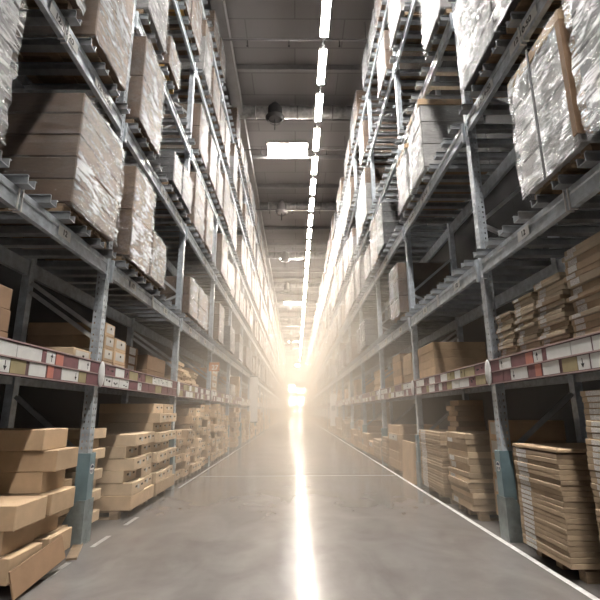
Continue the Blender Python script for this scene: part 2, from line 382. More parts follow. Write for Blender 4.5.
def beam_mesh(s, x, z0, z1, front=True):
    """box beam with stepped grooves"""
    bm = bmesh.new(); L0, L1 = 0.058, BAY - 0.058; h = z1 - z0
    if front:
        prof = [(0, 0), (0, .22 * h), (.012, .27 * h), (.012, .68 * h), (0, .73 * h), (0, h), (.055, h), (.055, 0)]
    else:
        prof = [(0, 0), (0, h), (.055, h), (.055, 0)]
    a = [bm.verts.new((s * (x + p), L0, z0 + q)) for p, q in prof]; b = [bm.verts.new((s * (x + p), L1, z0 + q)) for p, q in prof]
    nn = len(prof)
    for i in range(nn): bm.faces.new((a[i], a[(i + 1) % nn], b[(i + 1) % nn], b[i]))
    bm.faces.new(a[::-1]); bm.faces.new(b)
    return mesh('beam', bm, 'steel')
def connector_mesh(s):
    bm = bmesh.new(); x = s * (X0 - 0.002)
    add_box(bm, min(x, x + s * .065), max(x, x + s * .065), -0.022, 0.022, -0.06, 0.25, bev=0.004)
    return mesh('connector', bm, 'steel')
def tie_mesh(s, h):
    bm = bmesh.new()
    for y in (0, 0.05):
        for (xa, xb, za, zb) in ((X0 - .012, X0 - .002, -.01, h + .01), (X0 - .012, X0 + .06, -.012, -.002), (X0 - .012, X0 + .06, h + .002, h + .012)):
            add_box(bm, min(s * xa, s * xb), max(s * xa, s * xb), y, y + .014, za, zb)
    return mesh('tie', bm, 'white_plastic')
def support_bar_mesh(s):
    """open-ended hollow channel lying across the beams"""
    bm = bmesh.new(); xa, xb = s * (X0 - 0.12), s * (XR + 0.05); w, h, t = 0.10, BAR_H, 0.007
    lo, hi = min(xa, xb), max(xa, xb)
    for (y0, y1, z0, z1) in ((-w / 2, w / 2, 0, t), (-w / 2, -w / 2 + t, t, h), (w / 2 - t, w / 2, t, h), (-w / 2 - .018, -w / 2 + t, h - t, h), (w / 2 - t, w / 2 + .018, h - t, h)):
        add_box(bm, lo, hi, y0, y1, z0, z1)
    return mesh('support_bar', bm, 'bar')
def deck_mesh(s, nbar):
    bm = bmesh.new(); xa, xb = s * (X0 - 0.05), s * (XR + 0.03)
    for i in range(nbar):
        y = 0.2 + i * (BAY - 0.4) / (nbar - 1)
        add_box(bm, min(xa, xb), max(xa, xb), y - .045, y + .045, 0, BAR_H)
    return mesh('slatted_deck', bm, 'bar')
def brace_mesh(s, zs):
    bm = bmesh.new(); xa, xb = s * (X0 + 0.13), s * (XR - 0.10)
    add_angle(bm, (xa, 0, zs[0]), (xb, 0, zs[1]), 0.045)
    return mesh('brace', bm, 'brace')
def cards(side, k):
    """(row, y0, y1, material, arrow) on the label board; y from the near upright"""
    out = []; r = random.Random(50 + k * 2 + side)
    if k == 0:
        def far(px): return 0
        top = [(0.9, 1.55, 'card_white', 0), (1.57, 1.82, 'card_white', 0), (1.83, 2.18, 'card_white', 0), (2.19, 2.25, 'card_red', 0), (2.26, 2.40, 'card_white', 1),
               (2.42, 2.55, 'card_salmon', 0), (2.55, 2.84, 'card_red', 0), (2.86, 3.12, 'card_white', 1), (3.13, 3.33, 'card_red', 0)]
        bot = [(0.9, 1.60, 'card_white', 0), (1.62, 1.76, 'card_white', -1), (1.77, 1.97, 'card_tan', 0), (2.02, 2.27, 'card_white', 0), (2.30, 2.40, 'card_salmon', 0), (2.40, 2.52, 'card_red', 0),
               (2.55, 2.88, 'card_white', -1), (2.89, 3.05, 'card_tan' if side < 0 else 'card_red', 0), (3.06, 3.33, 'card_red', 0)]
    else:
        top, bot = [], []
        for row in (top, bot):
            y = 0.12
            while y < BAY - 0.2:
                w = r.choice((0.22, 0.3, 0.16, 0.34)); e = min(y + w, BAY - 0.1)
                row.append((y, e - 0.015, r.choice(('card_white', 'card_white', 'card_white', 'card_red', 'card_red', 'card_tan')), r.choice((0, 0, 0, 1, 2, 2)))); y = e
    return top, bot
LB0, LB1 = 1.765, 2.04
posts = {(s, f): post_mesh(s, f) for s in (-1, 1) for f in (True, False)}
rear = {s: rear_post_mesh(s) for s in (-1, 1)}
conn = {s: connector_mesh(s) for s in (-1, 1)}
sbar = {s: support_bar_mesh(s) for s in (-1, 1)}
deckm = {s: deck_mesh(s, 10) for s in (-1, 1)}
tiem = {s: tie_mesh(s, 0.2) for s in (-1, 1)}
fbeam = {(s, l): beam_mesh(s, X0, *BEAMS[l]) for s in (-1, 1) for l in range(5)}
rbeam = {(s, l): beam_mesh(s, XR - 0.08, BEAMS[l][0], BEAMS[l][1], False) for s in (-1, 1) for l in range(5)}
rshelf = {s: beam_mesh(s, XR - 0.08, 1.78, 1.9, False) for s in (-1, 1)}
BR = [(.92, 1.62), (2.33, 2.93), (2.45, 3.05), (3.84, 3.42), (3.92, 4.65), (5.9, 5.6), (6.05, 6.8), (8.2, 7.7), (8.3, 9.1), (10.6, 11.3)]
brm = {(s, i): brace_mesh(s, b) for s in (-1, 1) for i, b in enumerate(BR)}
bm_ = {}
for s in (-1, 1):
    bm = bmesh.new(); x = s * X0; add_box(bm, min(x, x + s * .03), max(x, x + s * .03), 0.0, BAY - 0.002, LB0, LB1); bm_[s] = mesh('label_board', bm, 'board_red')
    bm = bmesh.new()
    for z in (LB0 - .012, (LB0 + LB1) / 2 - .006, LB1 - .004): add_box(bm, min(x - s * .012, x), max(x - s * .012, x), 0.0, BAY - 0.002, z, z + .012)
    bm_[s, 'rail'] = mesh('label_rail', bm, 'lip')
    bm = bmesh.new(); add_box(bm, min(x + s * .032, s * XR), max(x + s * .032, s * XR), 0.06, BAY - 0.06, SHELF_Z - 0.05, SHELF_Z - 0.001); bm_[s, 'shelf'] = mesh('shelf_panel', bm, 'shelf')
    bm = bmesh.new(); x = s * (X0 + .02); add_box(bm, min(x, x + s * .14), max(x, x + s * .14), -0.09, 0.09, 0, 0.012); bm_[s, 'foot'] = mesh('base_plate', bm, 'steel')
    # white oval joint cover
    bm = bmesh.new(); bmesh.ops.create_uvsphere(bm, u_segments=16, v_segments=12, radius=1.0, matrix=Matrix.Translation((s * (X0 - .014), 0.0, (LB0 + LB1) / 2)) @ Matrix.Diagonal((0.03, 0.062, 0.16, 1)))
    for f in bm.faces: f.smooth = True
    bm_[s, 'cover'] = mesh('joint_cover', bm, 'white_plastic')
def arrow(bm, s, y, z, up, mi, L=0.075):
    x = s * (X0 - 0.0065)
    d = 1 if up > 0 else -1
    quad(bm, [(x, y - .005, z - L / 2), (x, y + .005, z - L / 2), (x, y + .005, z + L / 2), (x, y - .005, z + L / 2)], mi)
    f = bm.faces.new([bm.verts.new(p) for p in ((x, y, z + d * (L / 2 + .008)), (x, y - .022, z + d * (L / 2 - .03)), (x, y + .022, z + d * (L / 2 - .03)))]); f.material_index = mi
def strip_board(s, k):
    bm = bmesh.new()
    for row, cs in enumerate(cards(s, k)):
        z = LB0 + 0.007 + row * .1345 if row else LB0 + 0.1415
        z = LB0 + 0.1415 if row == 0 else LB0 + 0.007
        for (y0, y1, mt, a) in cs:
            mi = {'card_white': 0, 'card_red': 1, 'card_tan': 2, 'card_salmon': 3}[mt]
            add_box(bm, min(s * (X0 - .005), s * X0), max(s * (X0 - .005), s * X0), y0, y1, z, z + .118, mi)
    return mesh('card_strip', bm, 'card_white', 'card_red', 'card_tan', 'card_salmon')
strips = {(s, v): strip_board(s, 10 + v) for s in (-1, 1) for v in range(4)}
TAGS = {(-1, 0): '12-14-20', (1, 0): '12-10-50', (-1, 1): '12-15-20', (1, 1): '12-15-50'}
tagtxt = text_mesh('12-14-20', 0.095, 'ink'); tagtxt2 = text_mesh('12-10-50', 0.095, 'ink'); tagtxt3 = text_mesh('12', 0.085, 'ink')
def plate(s, parent, y, z, txt, L, level):
    bm = bmesh.new(); add_box(bm, -L / 2, L / 2, -.004, 0, -.055, .055)
    x = s * (X0 - .0015)
    p = link('location_plate', mesh('plate', bm, 'card_white'), parent, (x, y, z), R(-90) * s if s > 0 else R(90))
    t = link('plate_lettering', txt, p, (0, -.0052, 0)); t.rotation_euler = (R(90), 0, 0)
for s in (-1, 1):
    for k in range(NB):
        y0 = U0 + k * BAY
        fine = k < DETAIL
        b = thing('pallet_rack_bay', 'galvanized steel pallet rack bay on the %s of the aisle, %s from the camera' % (SIDE[s], ORD[k]), 'pallet rack', (0, y0, 0), 0, 'pallet rack bays on the %s' % SIDE[s])
        link('upright_post', posts[s, k < 5], b); link('rear_post', rear[s], b)
        if k == NB - 1:
            link('upright_post', posts[s, False], b, (0, BAY, 0)); link('rear_post', rear[s], b, (0, BAY, 0))
        link('base_plate', bm_[s, 'foot'], b)
        for i in range(len(BR)):
            if fine or i < 6: link('frame_brace', brm[s, i], b)
        link('shelf_panel', bm_[s, 'shelf'], b); link('rear_beam', rshelf[s], b)
        lb = link('label_board', bm_[s], b); link('label_rail', bm_[s, 'rail'], lb)
        if k: link('joint_cover', bm_[s, 'cover'], b)
        if fine:
            for row, cs in enumerate(cards(s, k)):
                z = LB0 + 0.1415 if row == 0 else LB0 + 0.007
                for (ya, yb, mt, a) in cs:
                    bm = bmesh.new(); x = s * X0
                    add_box(bm, min(s * (X0 - .005), x), max(s * (X0 - .005), x), ya, yb, z, z + .118)
                    if abs(a) == 1 and yb - ya > .1: arrow(bm, s, yb - .06, z + .059, a, 1)
                    if a == 2 and mt != 'card_tan':
                        r = random.Random(int(ya * 1000) + k)
                        for q in range(4):
                            yy = ya + .03 + r.random() * max(.02, (yb - ya - .1)); zz = z + .02 + r.random() * .07; xx = s * (X0 - .0065); w = .02 + r.random() * .03; h = .008 + r.random() * .018
                            quad(bm, [(xx, yy, zz), (xx, yy + w, zz), (xx, yy + w, zz + h), (xx, yy, zz + h)], 1)
                    link('price_card', mesh('price_card', bm, mt, 'ink'), lb)
        else:
            link('card_strip', strips[s, k % 4], lb)
        for l in range(5):
            fb = link('front_beam', fbeam[s, l], b); link('rear_beam', rbeam[s, l], b)
            if fine:
                link('beam_connector', conn[s], fb, (0, .079, BEAMS[l][0])); link('beam_connector', conn[s], fb, (0, BAY - .079, BEAMS[l][0]))
                if l < 3:
                    for yt in (1.55 + .3 * (l % 2), ): 
                        t = link('beam_tie', tiem[s], fb, (0, yt, BEAMS[l][0]))
                    if l == 1: 
                        plate(s, fb, 1.85, BEAMS[l][0] + .10, tagtxt if s < 0 else tagtxt2, .52, l); plate(s, fb, 2.75, BEAMS[l][0] + .10, tagtxt2 if s < 0 else tagtxt, .46, l)
                    else:
                        plate(s, fb, 0.75, BEAMS[l][0] + .10, tagtxt3, .22, l); plate(s, fb, 2.3, BEAMS[l][0] + .10, tagtxt3, .22, l)
                for i in range(10):
                    link('support_bar', sbar[s], b, (0, 0.2 + i * (BAY - 0.4) / 9, BEAMS[l][1] + 0.0005))
            else:
                link('slatted_deck', deckm[s], b, (0, 0, BEAMS[l][1] + 0.0005))
    # post protectors
    for k in range(1, NB):
        y = U0 + k * BAY
        g = thing('post_protector', 'blue-grey steel post protector on the %s rack, %s from the camera' % (SIDE[s], ORD[k - 1]), 'post protector', (s * (X0 + .02), y, 0), 0, 'post protectors on the %s rack' % SIDE[s])
        key = ('guard', s)
        if key not in bm_:
            bm = bmesh.new()
            xa, xb = -s * .03, s * .12
            add_box(bm, min(xa, xa + s * .012), max(xa, xa + s * .012), -.068, .068, .44, .98, bev=.004)
            for yy in (-.068, .057): add_box(bm, min(xa, xb), max(xa, xb), yy, yy + .012, .44, .98, bev=.003)
            bm_[key] = mesh('sleeve', bm, 'guard')
            bm = bmesh.new(); xo = -s * .038
            for yy in (-.105, .090):
                pts = [(xo, 0.002), (s * .30, 0.002), (s * .26, .10), (s * .10, .42), (s * .06, .47), (xo, .47)]
                a = [bm.verts.new((p, yy, q)) for p, q in pts]; c = [bm.verts.new((p, yy + .015, q)) for p, q in pts]
                bm.faces.new(a); bm.faces.new(c[::-1])
                for i in range(6): bm.faces.new((a[i], a[(i + 1) % 6], c[(i + 1) % 6], c[i]))
            add_box(bm, min(xo, xo + s * .015), max(xo, xo + s * .015), -.1, .1, .002, .47)
            add_box(bm, min(xo, s * .05), max(xo, s * .05), -.1, -.086, .40, .47)
            bmesh.ops.recalc_face_normals(bm, faces=bm.faces[:])
            bm_[key, 1] = mesh('foot', bm, 'guard_foot')
            bm = bmesh.new()
            def disc(mi, r, dx, z0, half=None):
                pts = []
                for i in range(20):
                    a = 2 * math.pi * i / 20
                    pts.append((xa - s * dx, math.cos(a) * r, z0 + math.sin(a) * r * 1.15))
                f = bm.faces.new([bm.verts.new(p) for p in pts]); f.material_index = mi
            disc(0, .05, .002, .80); disc(1, .04, .003, .80)
            for (ya, yb, za, zb) in ((-.04, .04, .793, .812), (-.010, .010, .745, .80)):
                quad(bm, [(xa - s * .004, ya, za), (xa - s * .004, yb, za), (xa - s * .004, yb, zb), (xa - s * .004, ya, zb)], 0)
            M.setdefault('emblem_blue', simple('navy_blue', (0.02, 0.035, 0.09), 0.4))
            bm_[key, 2] = mesh('emblem', bm, 'white_plastic', 'emblem_blue')
        sl = link('sleeve', bm_[key], g); link('foot', bm_[key, 1], g)
        if k < 9: link('emblem', bm_[key, 2], sl)

# ------------------------------------------------------------------ cartons and flat packs
counts = {}
stuff_bm = {}
LIMIT = 290
def decal(parent, name, s, dx, y0, y1, z0, z1, mat):
    """thin print or sticker on the aisle face; parent is turned so the aisle is at local -x"""
    k = ('decal', name, round(y0, 2), round(y1, 2), round(z0, 3), round(z1, 3), round(dx, 2), mat)
    if k not in _boxes:
        bm = bmesh.new(); add_box(bm, -dx / 2 - .0022, -dx / 2 - .0004, y0, y1, z0, z1); _boxes[k] = mesh(name, bm, mat)
    return link(name, _boxes[k], parent)
def item(name, s, d, dy, xf, dx, z, h, mat, label, cat, group, deco=None, rz=0.0):
    """a carton with its aisle face at |x|=xf, its middle at y=d"""
    dx, dy, h = round(dx, 2), round(dy, 2), round(h, 3)
    cx = s * (xf + dx / 2); rot = (0 if s > 0 else math.pi) + rz
    if counts.get(name, 0) >= LIMIT:
        bm = stuff_bm.setdefault((name, s, mat), bmesh.new())
        add_box(bm, cx - dx / 2, cx + dx / 2, d - dy / 2, d + dy / 2, z, z + h, rot=Matrix.Rotation(rz, 4, 'Z'))
        return None
    counts[name] = counts.get(name, 0) + 1
    o = link(name, box_mesh(dx, dy, h, mat), None, (cx, d, z), rot)
    tag(o, label, cat, group)
    if deco == 'holes':
        for yc in (-.27 * dy, .18 * dy):
            decal(o, 'handle_hole', s, dx, yc - .035, yc + .035, h * .52, h * .68, 'hole')
        decal(o, 'printed_label', s, dx, -.06 * dy, .08 * dy, h * .35, h * .75, 'white_board')
    elif deco == 'sticker':
        decal(o, 'printed_label', s, dx, (.16 if s > 0 else -.40) * dy, (.40 if s > 0 else -.16) * dy, h * .12, h * .9, 'sticker')
    elif deco == 'white':
        decal(o, 'printed_label', s, dx, -.38 * dy, .38 * dy, h * .25, h * .9, 'white_board')
        decal(o, 'handle_hole', s, dx + .004, -.1 * dy, .0 * dy, h * .55, h * .72, 'hole')
    elif deco == 'tape':
        k = ('tape', dx, dy, h)
        if k not in _boxes:
            bm = bmesh.new(); add_box(bm, -dx / 2 - .002, dx / 2 + .002, -.035, .035, h - .10, h + .002); add_box(bm, -dx * .35, dx * .30, -dy / 2 - .002, dy / 2 + .002, h * .45, h * .45 + .045); _boxes[k] = mesh('tape', bm, 'tape')
        link('packing_tape', _boxes[k], o)
    return o
_pal = {}
def pallet_mesh(dx, dy, mat='wood', h=0.11):
    k = (round(dx, 2), round(dy, 2), mat, h)
    if k not in _pal:
        bm = bmesh.new(); X, Y = dx / 2, dy / 2
        nb = 6
        for i in range(nb):
            y = -Y + (i + .5) * dy / nb
            add_box(bm, -X, X, y - dy / nb * .40, y + dy / nb * .40, h - .02, h)
        for y in (-Y, -.05, Y - .1):
            for x in (-X, -.06, X - .12): add_box(bm, x, x + .12, y, y + .1, .018, h - .038)
        for x in (-X, -.06, X - .12): add_box(bm, x, x + .12, -Y, Y, h - .038, h - .0205)
        for y in (-Y, -.05, Y - .1): add_box(bm, -X, X, y, y + .1, 0, .0175)
        _pal[k] = mesh('pallet', bm, mat)
    return _pal[k]
pal_n = {}
def pallet(s, d0, d1, xf, dx, label, z=0.001, mat='wood'):
    o = link('wooden_pallet', pallet_mesh(dx - .12, d1 - d0 - .06, mat), None, (s * (xf + .07 + dx / 2), (d0 + d1) / 2, z))
    return tag(o, label, 'pallet', 'wooden pallets on the floor')
def stack(name, s, d0, d1, xf, dx, z0, n, h, mat, where, cat='carton', alt=0.0, jx=0.01, jy=0.01, deco=None, hj=0.0, jr=0.0, seed=0, group=None, deco_p=1.0, word=None):
    r = random.Random(seed * 31 + int(d0 * 100) + s * 7 + n)
    z = z0 + 0.0008
    word = word or {'carton': 'brown carton', 'flat pack': 'flat brown package'}[cat]
    for i in range(n):
        hh = round(h * (1 + r.uniform(-hj, hj)), 3)
        off = (alt if i % 2 else 0.0) + r.uniform(0, jx)
        lay = 'topmost' if i == n - 1 else ('bottom' if i == 0 else ORD[i] + ' up')
        item(name, s, (d0 + d1) / 2 + r.uniform(-jy, jy), d1 - d0 - jy, xf + off, dx - off, z, hh, mat if isinstance(mat, str) else r.choice(mat),
             '%s, %s in %s' % (word, lay, where), cat, group or where, deco if r.random() < deco_p else None, rz=r.uniform(-jr, jr))
        z += hh + 0.0008
    return z
CB, FP = 'cardboard_carton', 'flat_pack'
# ---- left floor, bay by bay
pallet(-1, 3.42, 4.62, 2.32, 1.05, 'rough wooden pallet under the crooked carton stack at lower left')
zf = 0.112
stack(CB, -1, 3.66, 4.12, 2.28, 1.05, zf, 3, .195, 'kraft', 'the low near stack at the left foot of the rack', alt=.10, jy=.02, seed=1)
stack(CB, -1, 4.13, 4.58, 2.28, 1.05, zf, 6, .195, 'kraft', 'the crooked stack before the first left post', alt=.12, jy=.03, jr=.03, seed=2)
pallet(-1, 4.66, 5.02, 2.55, .9, 'narrow wooden pallet just before the first left post')
stack(CB, -1, 4.66, 5.00, 2.53, .9, zf, 8, .12, 'kraft', 'the recessed stack behind the first left protector', alt=.10, jy=.02, seed=3)
pallet(-1, 2.55, 3.36, 2.34, 1.0, 'wooden pallet at the very bottom left corner')
stack(CB, -1, 2.6, 3.32, 2.34, 1.0, zf, 1, .2, 'kraft', 'the bottom left corner', seed=4, word='single low brown carton')
# leaning flap board in front of the low stack
bm = bmesh.new(); add_box(bm, -.006, .006, -.38, .38, 0, .21); o = link('loose_board', mesh('board', bm, 'kraft_dark'), None, (-2.205, 4.0, 0.055)); o.rotation_euler = (R(5), R(-13), 0)
tag(o, 'brown cardboard sheet leaning against the low stack at lower left', 'cardboard sheet')
bm = bmesh.new(); add_box(bm, -.05, .05, -.25, .25, 0, .02); o = link('wood_plank', mesh('plank', bm, 'wood'), None, (-2.34, 4.82, 0.001), R(20)); tag(o, 'short splintered plank lying before the first left protector', 'plank')
pallet(-1, 5.28, 5.76, 2.5, .9, 'narrow wooden pallet just beyond the first left protector')
stack(CB, -1, 5.3, 5.74, 2.52, .9, zf, 9, .125, 'kraft_pale', 'the slim stack just beyond the first left protector', alt=.08, jy=.02, seed=33)
# bay two: alternate closed cartons with printed marks
pallet(-1, 6.15, 7.2, 2.33, 1.05, 'wooden pallet under the alternating carton stack, second left bay')
pallet(-1, 7.24, 8.35, 2.33, 1.05, 'wooden pallet before the second left post')
z1 = stack(CB, -1, 6.2, 7.18, 2.30, 1.05, zf, 1, .19, 'kraft', 'the alternating stack of the second left bay', seed=5, word='long carton')
stack(CB, -1, 6.2, 6.70, 2.30, 1.05, z1, 5, .165, 'kraft_pale', 'the near column, alternating stack, second left bay', alt=.13, deco='holes', seed=6)
stack(CB, -1, 6.72, 7.18, 2.30, 1.05, z1, 5, .165, 'kraft_pale', 'the middle column, alternating stack, second left bay', alt=-.0, jx=.1, deco='holes', seed=7)
z2 = stack(CB, -1, 7.25, 8.33, 2.30, 1.05, zf, 1, .19, 'kraft', 'the tall stack before the second left post', seed=8, word='long carton')
stack(CB, -1, 7.25, 7.78, 2.30, 1.05, z2, 8, .16, 'kraft_pale', 'the near column, tall stack by second left post', alt=.12, deco='holes', seed=9)
stack(CB, -1, 7.80, 8.33, 2.30, 1.05, z2, 8, .16, 'kraft_pale', 'the far column, tall stack by second left post', alt=.10, jx=.05, deco='holes', seed=10, jr=.05)
# ---- right floor
pallet(1, 3.86, 4.68, 2.34, 1.1, 'wooden pallet under the flat package stack nearest the first right protector')
stack(FP, 1, 3.88, 4.66, 2.34, 1.1, zf, 21, .0445, 'flat', 'the floor stack beside the first right protector', 'flat pack', jx=.012, jy=.008, deco='sticker', seed=11, jr=.006)
stack(FP, 1, 3.86, 4.66, 2.335, 1.12, zf + 21 * .0453 + .002, 1, .03, 'kraft', 'the floor stack beside the first right protector', 'flat pack', seed=12, word='wide lid sheet')
pallet(1, 2.75, 3.64, 2.42, 1.05, 'wooden pallet at the right picture edge')
stack(FP, 1, 2.78, 3.60, 2.42, 1.05, zf, 22, .049, 'flat', 'the floor stack cut by the right picture edge', 'flat pack', jx=.01, jy=.006, deco='sticker', seed=13)
stack(FP, 1, 2.82, 3.57, 2.42, 1.0, zf + 22 * .0498 + .002, 8, .048, 'flat', 'the upper pile at the right picture edge', 'flat pack', jx=.02, jy=.01, deco='sticker', seed=14)
pallet(1, 5.93, 6.77, 2.34, 1.1, 'wooden pallet under the uneven stack, second right bay')
stack(FP, 1, 5.95, 6.75, 2.34, 1.1, zf, 13, .078, ('flat', 'kraft_pale'), 'the uneven floor stack behind the first right protector', 'flat pack', jx=.06, jy=.03, deco='sticker', deco_p=.5, hj=.4, seed=15, jr=.02)
pallet(1, 6.95, 8.2, 2.34, 1.1, 'wooden pallet before the second right post')
stack(FP, 1, 6.98, 8.17, 2.34, 1.1, zf, 22, .044, 'flat', 'the even floor stack before the second right post', 'flat pack', jx=.015, jy=.01, deco='sticker', seed=16)
stack(CB, 1, 7.0, 7.4, 2.62, .5, zf + 22 * .0448 + .002, 6, .085, 'kraft', 'the small pile on the even stack, second right bay', alt=.05, jx=.04, seed=17)
stack(CB, 1, 5.45, 5.85, 2.72, .45, 1.1, 0, .2, 'kraft', 'x')
pallet(1, 5.3, 5.86, 2.62, .8, 'wooden pallet behind the first right post')
stack(CB, 1, 5.32, 5.82, 2.62, .75, zf, 5, .24, 'kraft', 'the recessed stack behind the first right post', deco='white', deco_p=.4, seed=18)
bm = bmesh.new(); add_box(bm, -.04, .04, -.45, .45, 0, .80, bev=.004); o = link('flat_pack', mesh('panel', bm, 'kraft'), None, (2.40, 9.25, .002)); o.rotation_euler = (0, R(3), 0)
tag(o, 'tall brown flat package standing upright beyond the second right protector', 'flat pack')
# ---- first shelf, left
S = SHELF_Z + .0005
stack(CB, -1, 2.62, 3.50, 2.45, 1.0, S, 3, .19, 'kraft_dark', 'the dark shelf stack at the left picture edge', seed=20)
stack(CB, -1, 4.58, 4.98, 2.46, .55, S, 1, .235, 'kraft_pale', 'the first left shelf', deco='white', seed=21, word='small pale carton by the first post')
stack(CB, -1, 5.26, 5.55, 2.45, 1.0, S, 4, .165, 'kraft', 'the shelf stack right behind the first left post', deco='white', seed=22, jx=.004)
stack(CB, -1, 5.58, 5.96, 2.45, 1.0, S, 3, .17, 'kraft', 'the lower white-labelled shelf stack, second left bay', deco='white', seed=23, jx=.004)
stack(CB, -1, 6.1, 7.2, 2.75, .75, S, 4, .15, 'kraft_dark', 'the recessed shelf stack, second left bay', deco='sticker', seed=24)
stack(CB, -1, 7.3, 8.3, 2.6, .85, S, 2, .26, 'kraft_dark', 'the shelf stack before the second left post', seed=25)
for j, (a, b) in enumerate(((8.72, 9.25), (9.28, 9.85), (9.9, 10.5))):
    stack(FP, -1, a, b, 2.44, .9, S, 9 - j, .062, 'kraft_pale', 'the %s crumpled shelf pile, third left bay' % ORD[j], 'flat pack', jx=.09, jy=.05, hj=.25, seed=26 + j, jr=.08)
stack(CB, -1, 12.2, 13.0, 2.45, .9, S, 4, .2, 'kraft', 'the shelf stack behind the orange number sign', deco='white', seed=30)
# ---- first shelf, right
stack(FP, 1, 3.10, 3.62, 2.45, 1.0, S, 16, .060, ('flat_pale', 'flat_pale', 'flat'), 'the tallest shelf stack at the right picture edge', 'flat pack', jx=.06, jy=.03, deco='sticker', seed=31, jr=.02, hj=.3)
stack(FP, 1, 3.67, 4.12, 2.45, .95, S, 19, .039, ('flat_pale', 'flat_pale', 'flat'), 'the second shelf stack from the right edge', 'flat pack', jx=.05, jy=.02, deco='sticker', seed=32, jr=.015, hj=.25)
stack(FP, 1, 4.15, 4.56, 2.45, .95, S, 18, .040, ('flat_pale', 'flat_pale', 'flat'), 'the third shelf stack from the right edge', 'flat pack', jx=.05, jy=.02, deco='sticker', seed=33, jr=.015, hj=.25)
stack(FP, 1, 4.60, 4.98, 2.45, .95, S, 18, .038, ('flat_pale', 'flat_pale', 'flat'), 'the shelf stack touching the first right post', 'flat pack', jx=.05, jy=.02, deco='sticker', seed=34, jr=.015, hj=.25)
stack(CB, 1, 7.3, 8.25, 2.45, .95, S, 5, .145, 'kraft', 'the shelf stack before the second right post', jx=.01, seed=35)
stack(CB, 1, 8.8, 9.5, 2.45, .95, S, 5, .15, 'kraft_pale', 'the near shelf stack, third right bay', jx=.03, deco='white', deco_p=.5, seed=36)
stack(CB, 1, 9.7, 10.5, 2.45, .95, S, 5, .17, 'kraft', 'the middle shelf stack, third right bay', jx=.02, seed=37)
stack(FP, 1, 12.3, 13.2, 2.45, .9, S, 9, .08, 'kraft_pale', 'the shelf pile in the fourth right bay', 'flat pack', jx=.05, jy=.03, seed=38)
# ---- the remaining bays
g = random.Random(99)
for k in range(2, NB):
    for s in (-1, 1):
        yb = U0 + k * BAY
        bayname = '%s %s bay' % (ORD[k], SIDE[s])
        y = yb + .22; j = 0
        while y < yb + BAY - .6 and j < 3:
            w = min(g.uniform(.75, 1.15), yb + BAY - .16 - y)
            if g.random() < (.92 if s < 0 else .75):
                nm = ('nearest', 'middle', 'farthest')[j]
                if k < 8: pallet(s, y, y + w, 2.34, 1.05, 'wooden pallet on the floor, %s of the %s' % (nm, bayname))
                if s < 0:
                    hh = g.uniform(.15, .2); n_ = g.randint(5, 8)
                    half = w / 2
                    for q in range(2):
                        stack(CB, s, y + q * half, y + (q + 1) * half - .01, 2.31, 1.0, zf, n_, hh, g.choice(('kraft', 'kraft_pale', 'kraft_pale')),
                              'the %s column of the %s floor stack, %s' % (('near', 'far')[q], nm, bayname), alt=.12 if q == 0 else .0, jx=.1, jy=.03, deco='holes' if k < 6 else None, seed=100 + k * 10 + j, jr=.04)
                elif g.random() < .5:
                    stack(FP, s, y, y + w, 2.33, 1.0, zf, g.randint(8, 14), .065, 'flat', 'the %s floor stack, %s' % (nm, bayname), 'flat pack', jx=.03, jy=.02, seed=200 + k * 10 + j)
                else:
                    stack(CB, s, y, y + w, 2.33, 1.0, zf, g.randint(2, 5), .2, 'kraft', 'the %s floor stack, %s' % (nm, bayname), jx=.05, jy=.03, seed=300 + k * 10 + j, deco='white', deco_p=.3)
            y += w + g.uniform(.06, .25); j += 1
        if (s, k) in ((-1, 2), (-1, 3), (1, 2), (1, 3)): continue
        y = yb + .2; j = 0
        while y < yb + BAY - .6:
            w = min(g.uniform(.5, .95), yb + BAY - .16 - y)
            if g.random() < .7:
                nm = ORD[j]
                stack(CB, s, y, y + w, 2.46, .9, S, g.randint(2, 5), g.uniform(.14, .22), g.choice(('kraft', 'kraft_pale', 'white_board', 'flat')), 'the %s shelf stack, %s' % (nm, bayname), jx=.04, jy=.03, seed=400 + k * 10 + j)
            y += w + g.uniform(.05, .3); j += 1
def flush():
    for (name, s, mat), bm in stuff_bm.items():
        o = link(name, mesh(name, bm, mat))
        tag(o, 'distant mass of %s %s farther down the %s rack' % ({'kraft': 'brown', 'kraft_pale': 'pale brown', 'flat': 'flat greyish', 'white_board': 'white'}.get(mat, 'brown'),
            'cartons' if name == CB else 'packages', SIDE[s]), 'cartons', None, 'stuff')

# ------------------------------------------------------------------ wrapped pallet loads
def wrap_mesh(dx, dy, h, mat, seed, top=True):
    r = random.Random(seed)
    bm = bmesh.new(); nx, ny, nz = 10, 14, 18
    X, Y = dx / 2 + .012, dy / 2 + .012
    ring = []
    for i in range(nx): ring.append((-X + 2 * X * i / nx, -Y))
    for i in range(ny): ring.append((X, -Y + 2 * Y * i / ny))
    for i in range(nx): ring.append((X - 2 * X * i / nx, Y))
    for i in range(ny): ring.append((-X, Y - 2 * Y * i / ny))
    rows = []
    for j in range(nz + 1):
        z = -.06 + (h + .075) * j / nz
        row = []
        for (x, y) in ring:
            a = r.uniform(0, .022); k = 1 + a
            row.append(bm.verts.new((x + (a if abs(x) >= X - 1e-6 else 0) * (1 if x > 0 else -1), y + (a if abs(y) >= Y - 1e-6 else 0) * (1 if y > 0 else -1), z + (r.uniform(-.02, .02) if 0 < j < nz else 0))))
        rows.append(row)
    L = len(ring)
    for j in range(nz):
        for i in range(L):
            f = bm.faces.new((rows[j][i], rows[j][(i + 1) % L], rows[j + 1][(i + 1) % L], rows[j + 1][i])); f.smooth = True
    if top: bm.faces.new(rows[-1])
    bm.normal_update()
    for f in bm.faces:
        if abs(f.normal.y) > .7 or f.normal.z > .7: f.material_index = 1  # light put into the film: ends and tops get the copy without glare
    return mesh('stretch_wrap', bm, mat, 'film_no_glare')
PH = 0.10
templates = []
